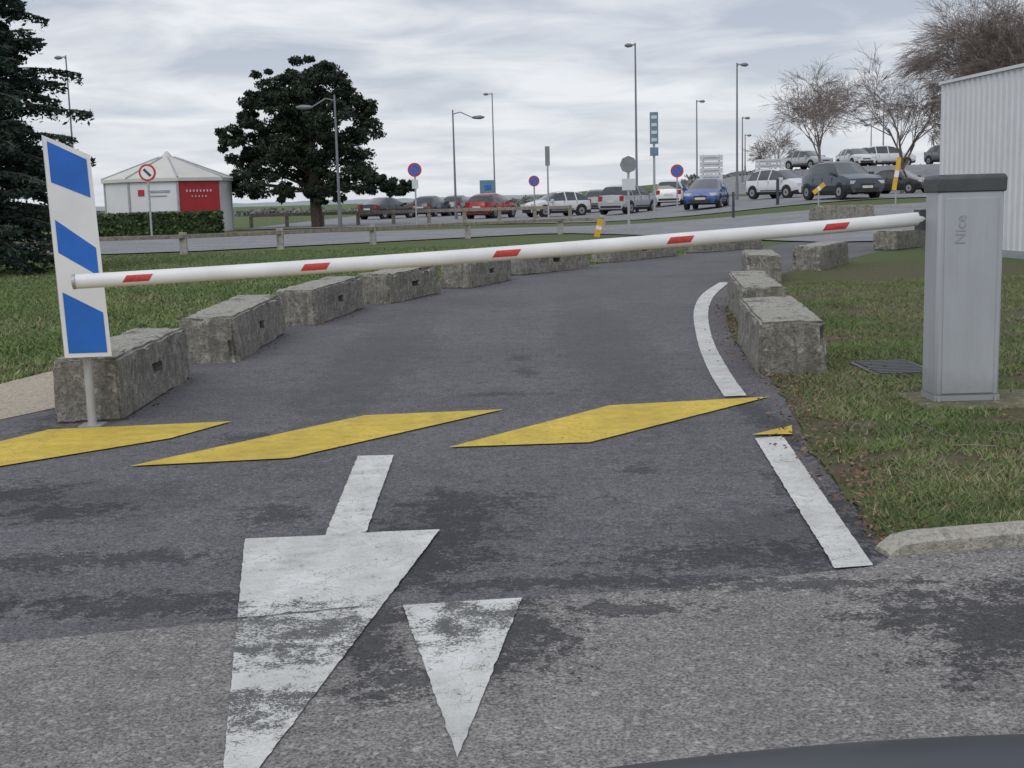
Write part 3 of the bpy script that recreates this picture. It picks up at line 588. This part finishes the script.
# ---------------------------------------------------------------- cars
def car(x,y,deg,col,kind='hatch'):
    if kind=='suv': st=[(0,.62,.78),(.06,.85,.86),(.5,1.0,.86),(1.1,1.08,.84),(1.75,1.56,.68),(2.3,1.64,.67),(2.38,1.64,.67),(3.3,1.62,.67),(3.38,1.61,.67),(3.95,1.52,.65),(4.3,1.08,.80),(4.38,.65,.84)];W=1.82;belt=1.04
    elif kind=='mpv': st=[(0,.58,.78),(.05,.78,.86),(.4,.93,.86),(.85,1.03,.84),(1.75,1.50,.68),(2.2,1.58,.67),(2.28,1.58,.67),(3.1,1.56,.67),(3.18,1.55,.67),(3.8,1.46,.65),(4.1,1.02,.80),(4.2,.62,.82)];W=1.76;belt=.98
    elif kind=='sedan': st=[(0,.52,.76),(.05,.68,.85),(.5,.83,.86),(1.25,.95,.83),(2.0,1.37,.64),(2.4,1.43,.63),(2.48,1.43,.63),(3.0,1.41,.63),(3.08,1.40,.63),(3.95,1.04,.76),(4.35,.98,.82),(4.5,.6,.82)];W=1.78;belt=.92
    else: st=[(0,.54,.76),(.05,.70,.85),(.45,.86,.86),(.95,.97,.83),(1.75,1.40,.66),(2.2,1.47,.64),(2.28,1.47,.64),(2.9,1.45,.64),(2.98,1.44,.64),(3.5,1.34,.62),(3.85,.99,.78),(3.95,.6,.82)];W=1.72;belt=.92
    mb=MB(); L=st[-1][0]; hw=W/2; rings=[]
    for (sx,zt,tw) in st:
        end=min(sx,L-sx); taper=.86 if end<.01 else (.94 if end<.12 else 1.0)
        zb=.28 if end<.1 else .2; be=min(belt,zt-.02)
        pts=[(0,zb),(hw*.88*taper,zb),(hw*.99*taper,zb+.16),(hw*taper,min(.62,be-.05)),(hw*.96*taper,be),(hw*tw,zt-.045 if zt>be+.1 else be+.01),(hw*tw*.82,zt),(0,zt+.02)]
        full=[(L/2-sx,-w_,z_) for w_,z_ in pts]+[(L/2-sx,w_,z_) for w_,z_ in pts[::-1][1:-1]]
        rings.append(len(mb.v)); mb.v+=full
    n=14
    for i in range(len(st)-1):
        z0_,z1_=st[i][1],st[i+1][1]
        for j in range(n):
            jj=j if j<7 else 13-j
            k=col
            cab=max(z0_,z1_)>belt+.15; dx=st[i+1][0]-st[i][0]
            slope=abs(z1_-z0_)>.2
            if cab and jj==4 and dx>.1 : k='glass'
            if cab and slope and jj in(5,6) and dx>.15: k='glass'
            if jj<=1: k='plast'
            mb.f.append((rings[i]+j,rings[i]+(j+1)%n,rings[i+1]+(j+1)%n,rings[i+1]+j)); mb.m.append(mb.mi(k))
    for r in(rings[0],rings[-1]): mb.f.append(tuple(r+j for j in range(n))); mb.m.append(mb.mi(col))
    R=.32
    for wx in(L/2-.78,-L/2+.72):
        for s in(-1,1):
            mb.cyl((wx,s*(hw-.2),R+.03),(wx,s*(hw+.005),R+.03),R+.06,R+.06,'plast',20)
            mb.cyl((wx,s*(hw-.2),R),(wx,s*(hw+.02),R),R,R*.96,'tyre',20); mb.cyl((wx,s*(hw-.05),R),(wx,s*(hw+.03),R),R*.62,R*.6,'rim',10)
            mb.cyl((wx,s*(hw-.05),R),(wx,s*(hw+.035),R),R*.2,R*.2,'plast',8)
    for s in(-1,1):
        mb.box((L/2-.12,s*hw*.72,.70),(.22,.34,.14),'lampg',s*-.25); mb.box((-L/2+.07,s*hw*.74,.84),(.14,.22,.26),'tail',s*.15)
        mb.box((L/2-st[3][0]-.25,s*(hw+.09),belt+.05),(.12,.2,.14),col)
        mb.box((0.1,s*(hw+.003),.42),(1.7,.02,.05),'plast')
        for xx in(L/2-st[3][0]-.35,-.12,-.95): mb.box((xx,s*(hw*.985),.68),(.012,.02,.5),'plast')
    mb.box((L/2+.0,0,.38),(.05,W*.6,.18),'plast'); mb.box((L/2-.01,0,.60),(.05,W*.36,.07),'plast'); mb.box((L/2+.02,0,.5),(.03,.5,.11),'plate'); mb.box((-L/2-.0,0,.40),(.05,W*.7,.12),'plast'); mb.box((-L/2-.01,0,.68),(.03,.5,.11),'plate')
    return mb.obj('parked_car',38,0,(x,y,th(x,y)+.03),(0,0,math.radians(deg)))
car(-.95,75,65,'p_red'); car(2.9,75,207,'p_white'); car(6.0,83,80,'p_grey'); car(6.7,70,58,'p_silver','mpv'); car(10.2,79,80,'p_white','mpv')
car(9.8,62,-108,'p_blue'); car(15.0,69,-60,'p_white','mpv'); car(14.95,56.5,-75,'p_dark','suv'); car(23.2,75,-55,'p_black','sedan')
car(29.9,100,10,'p_white','suv'); car(23.8,100,-60,'p_silver'); car(33.2,95,-70,'p_grey'); car(-8.1,85,60,'p_black','sedan'); car(-5.4,90,70,'p_dark'); car(-3.6,93,75,'p_grey'); car(27,98,-80,'p_white'); car(20.2,78,-80,'p_grey')
# ---------------------------------------------------------------- background
mb=MB(); prev=None
for k in range(0,241):
    x=-1400+k*(2800/240); h=1+4*noise.noise(Vector((k*.07,0,0)))+1.5*noise.noise(Vector((k*.6,3,0)))
    if prev: mb.face([(prev[0],1300,-1),(x,1300,-1),(x,1300,h+3),(prev[0],1300,prev[1]+3)],'haze')
    prev=(x,h)
mb.obj('background')
n=13000; X=rng.uniform(-70,70,n); hb=np.array([.45+1.2*noise.noise(Vector((a*.18,1,0)))+.6*noise.noise(Vector((a*.9,5,0))) for a in X])
P=np.stack([X,rng.uniform(138,146,n),rng.random(n)*np.maximum(hb,.15)*1.3+np.array([th(a,140) for a in X])],1); V,F=leafquads(P,.26,2); rawobj('distant_bushes',V,F,np.zeros(n),['haze2'])
# ---------------------------------------------------------------- grass blades
def inpoly(x,y,poly):
    c=False;n=len(poly);j=n-1
    for i in range(n):
        xi,yi=poly[i];xj,yj=poly[j]
        if (yi>y)!=(yj>y) and x<(xj-xi)*(y-yi)/(yj-yi)+xi: c=not c
        j=i
    return c
def blades(name,P,h,w,mi,mats):
    n=len(P); an=rng.random(n)*2*np.pi; hh_=h*(.4+rng.random(n)); ww=w*(.6+.8*rng.random(n))
    dx=np.cos(an)*ww/2;dy=np.sin(an)*ww/2; lx=rng.normal(size=n)*hh_*.9;ly=rng.normal(size=n)*hh_*.9
    a=P+np.stack([-dx,-dy,0*dx],1);b_=P+np.stack([dx,dy,0*dx],1);c=P+np.stack([lx,ly,hh_],1)
    V=np.stack([a,b_,c],1).reshape(-1,3);F=np.arange(3*n).reshape(n,3); rawobj(name,V,F,mi,mats)
ry=[p[1] for p in right[1:]]; rx=[p[0] for p in right[1:]]
pts=[];mi=[]
while len(pts)<80000:
    y=3.9+ (random.random()**1.3)*12; x=random.uniform(1.15,.44*y+.4)
    if not inpoly(x,y,vp): continue
    if abs(x-2.5)<.35 and abs(y-6.65)<.24: continue
    if abs(x-2.45)<.19 and abs(y-7.95)<.29: continue
    d=noise.noise(Vector((x*1.3,y*1.3,0)))+.7*noise.noise(Vector((x*5,y*5,3)))
    ex=x-float(np.interp(y,ry,rx))
    near=max(0,1-math.hypot((x-2.0)/.8,(y-6.3)/.7))
    if d+random.uniform(-.3,.3)<-.14+.3*max(0,1-ex/.45)+.25*near or ex<random.uniform(0,.12): continue
    dry=noise.noise(Vector((x*.9,y*.9,7)))
    q=random.random()+dry*.5
    pts.append((x,y,.009)); mi.append(2 if q>.78 else (1 if q>.4 else 0))
blades('grass',np.array(pts),.029,.006,np.array(mi),['b1','b2','b3'])
lp=[(-3.5,8.41),(-3.3,9.35),(-2.66,10.4),(-2.6,12),(-2.25,14.0),(-1.6,16),(-0.8,17.9),(0.2,19.5),(1.6,21.7),(3.5,24.4),(5.4,26.6),(3.5,36),(1.5,39),(-8,32),(-18,31),(-18,14),(-6,5.0),(-4.5,5)]
pts=[];mi=[]
while len(pts)<110000:
    y=6+(random.random()**1.5)*26; x=random.uniform(-.45*y-.3,min(5,.2*y))
    if not inpoly(x,y,lp): continue
    q=random.random()+.4*noise.noise(Vector((x*.5,y*.5,4)))
    pts.append((x,y,0)); mi.append(2 if q>.9 else (1 if q>.45 else 0))
blades('grass',np.array(pts),.036,.014,np.array(mi),['b1','b2','b3'])
pts=[]
for _ in range(5500):
    y=3.9+random.random()**1.4*12; e=float(np.interp(y,ry,rx)); x=e+random.gauss(.06,.10)
    if random.random()<.55: x=e+random.uniform(0,1.8)
    if x<1.15: continue
    pts.append((x,y,.014+random.random()*.022))
for _ in range(400):
    a,b_,w=random.choice(LB); t=random.random(); pts.append((a[0]+(b_[0]-a[0])*t+random.gauss(.03,.05),a[1]+(b_[1]-a[1])*t,.012))
P=np.array(pts); V,F=leafquads(P,.010,1.6,.25); rawobj('fallen_leaves',V,F,rng.integers(0,2,len(P)),['leaf','soil'])
mb=MB()
for _ in range(16):
    y=random.uniform(4.3,8); x=float(np.interp(y,ry,rx))+random.uniform(.1,1.1); a=random.random()*6.3; p=Vector((x,y,.03))
    for k in range(4):
        q=p+Vector((math.cos(a),math.sin(a),random.uniform(-.05,.05)))*random.uniform(.03,.07); mb.cyl(p,q,.003,.002,'twig',4); a+=random.uniform(-.5,.5); p=q
mb.obj('fallen_twigs')
# ---------------------------------------------------------------- own car bonnet
mb=MB(); nx_,ny_=40,40
for j in range(ny_+1):
    y=.25+1.35*j/ny_
    for i in range(nx_+1):
        dx=-.95+1.9*i/nx_; x=.42+dx
        z=.738-.165*dx*dx+.1*(.9-y)-1.2*max(0,y-.85)**2-.25*max(0,abs(dx)-.8)**2*8
        mb.v.append((x,y,z))
for j in range(ny_):
    for i in range(nx_): a=j*(nx_+1)+i; mb.f.append((a,a+1,a+nx_+2,a+nx_+1)); mb.m.append(mb.mi('bluepaint'))
mb.obj('car_bonnet',60)
# ---------------------------------------------------------------- light
el,az=math.radians(42),math.radians(205)
sun=bpy.data.lights.new('sun','SUN'); sun.energy=.9; sun.angle=math.radians(35); sun.color=(1,.97,.93)
so=bpy.data.objects.new('sun',sun); scene.collection.objects.link(so)
dv=Vector((math.sin(az)*math.cos(el),math.cos(az)*math.cos(el),math.sin(el))); so.rotation_euler=dv.to_track_quat('Z','Y').to_euler()
w=bpy.data.worlds.new('World'); scene.world=w; w.use_nodes=True; nt=w.node_tree; bg=nt.nodes['Background']; bg.inputs['Strength'].default_value=.11
sk=N(nt,'ShaderNodeTexSky',sky_type='NISHITA'); sk.sun_disc=False; sk.sun_elevation=el; sk.sun_rotation=az
tc=N(nt,'ShaderNodeTexCoord').outputs['Generated']
sp=N(nt,'ShaderNodeSeparateXYZ'); nt.links.new(tc,sp.inputs[0])
zz=math_(nt,'MAXIMUM',math_(nt,'ADD',sp.outputs[2],.10),.03)
cb=N(nt,'ShaderNodeCombineXYZ'); nt.links.new(math_(nt,'DIVIDE',sp.outputs[0],zz),cb.inputs[0]); nt.links.new(math_(nt,'DIVIDE',sp.outputs[1],zz),cb.inputs[1])
n1=noi(nt,cb.outputs[0],1.5,6,.55,.5); n2=noi(nt,cb.outputs[0],.5,3,.5,.3)
kk=math_(nt,'ADD',math_(nt,'MULTIPLY',n1,.5),math_(nt,'MULTIPLY',n2,.5))
cloud=ramp(nt,kk,.42,.58,(4.4,4.85,5.7,1),(7.8,7.95,8.25,1))
hz=ramp(nt,sp.outputs[2],.0,.13,(1,1,1,1),(0,0,0,1))
cloud=mix(nt,math_(nt,'MULTIPLY',hz,.6),cloud,(7.5,7.7,8.05))
nt.links.new(mix(nt,.93,sk.outputs[0],cloud),bg.inputs['Color'])
scene.view_settings.view_transform='Standard'; scene.view_settings.look='None'; scene.view_settings.exposure=0
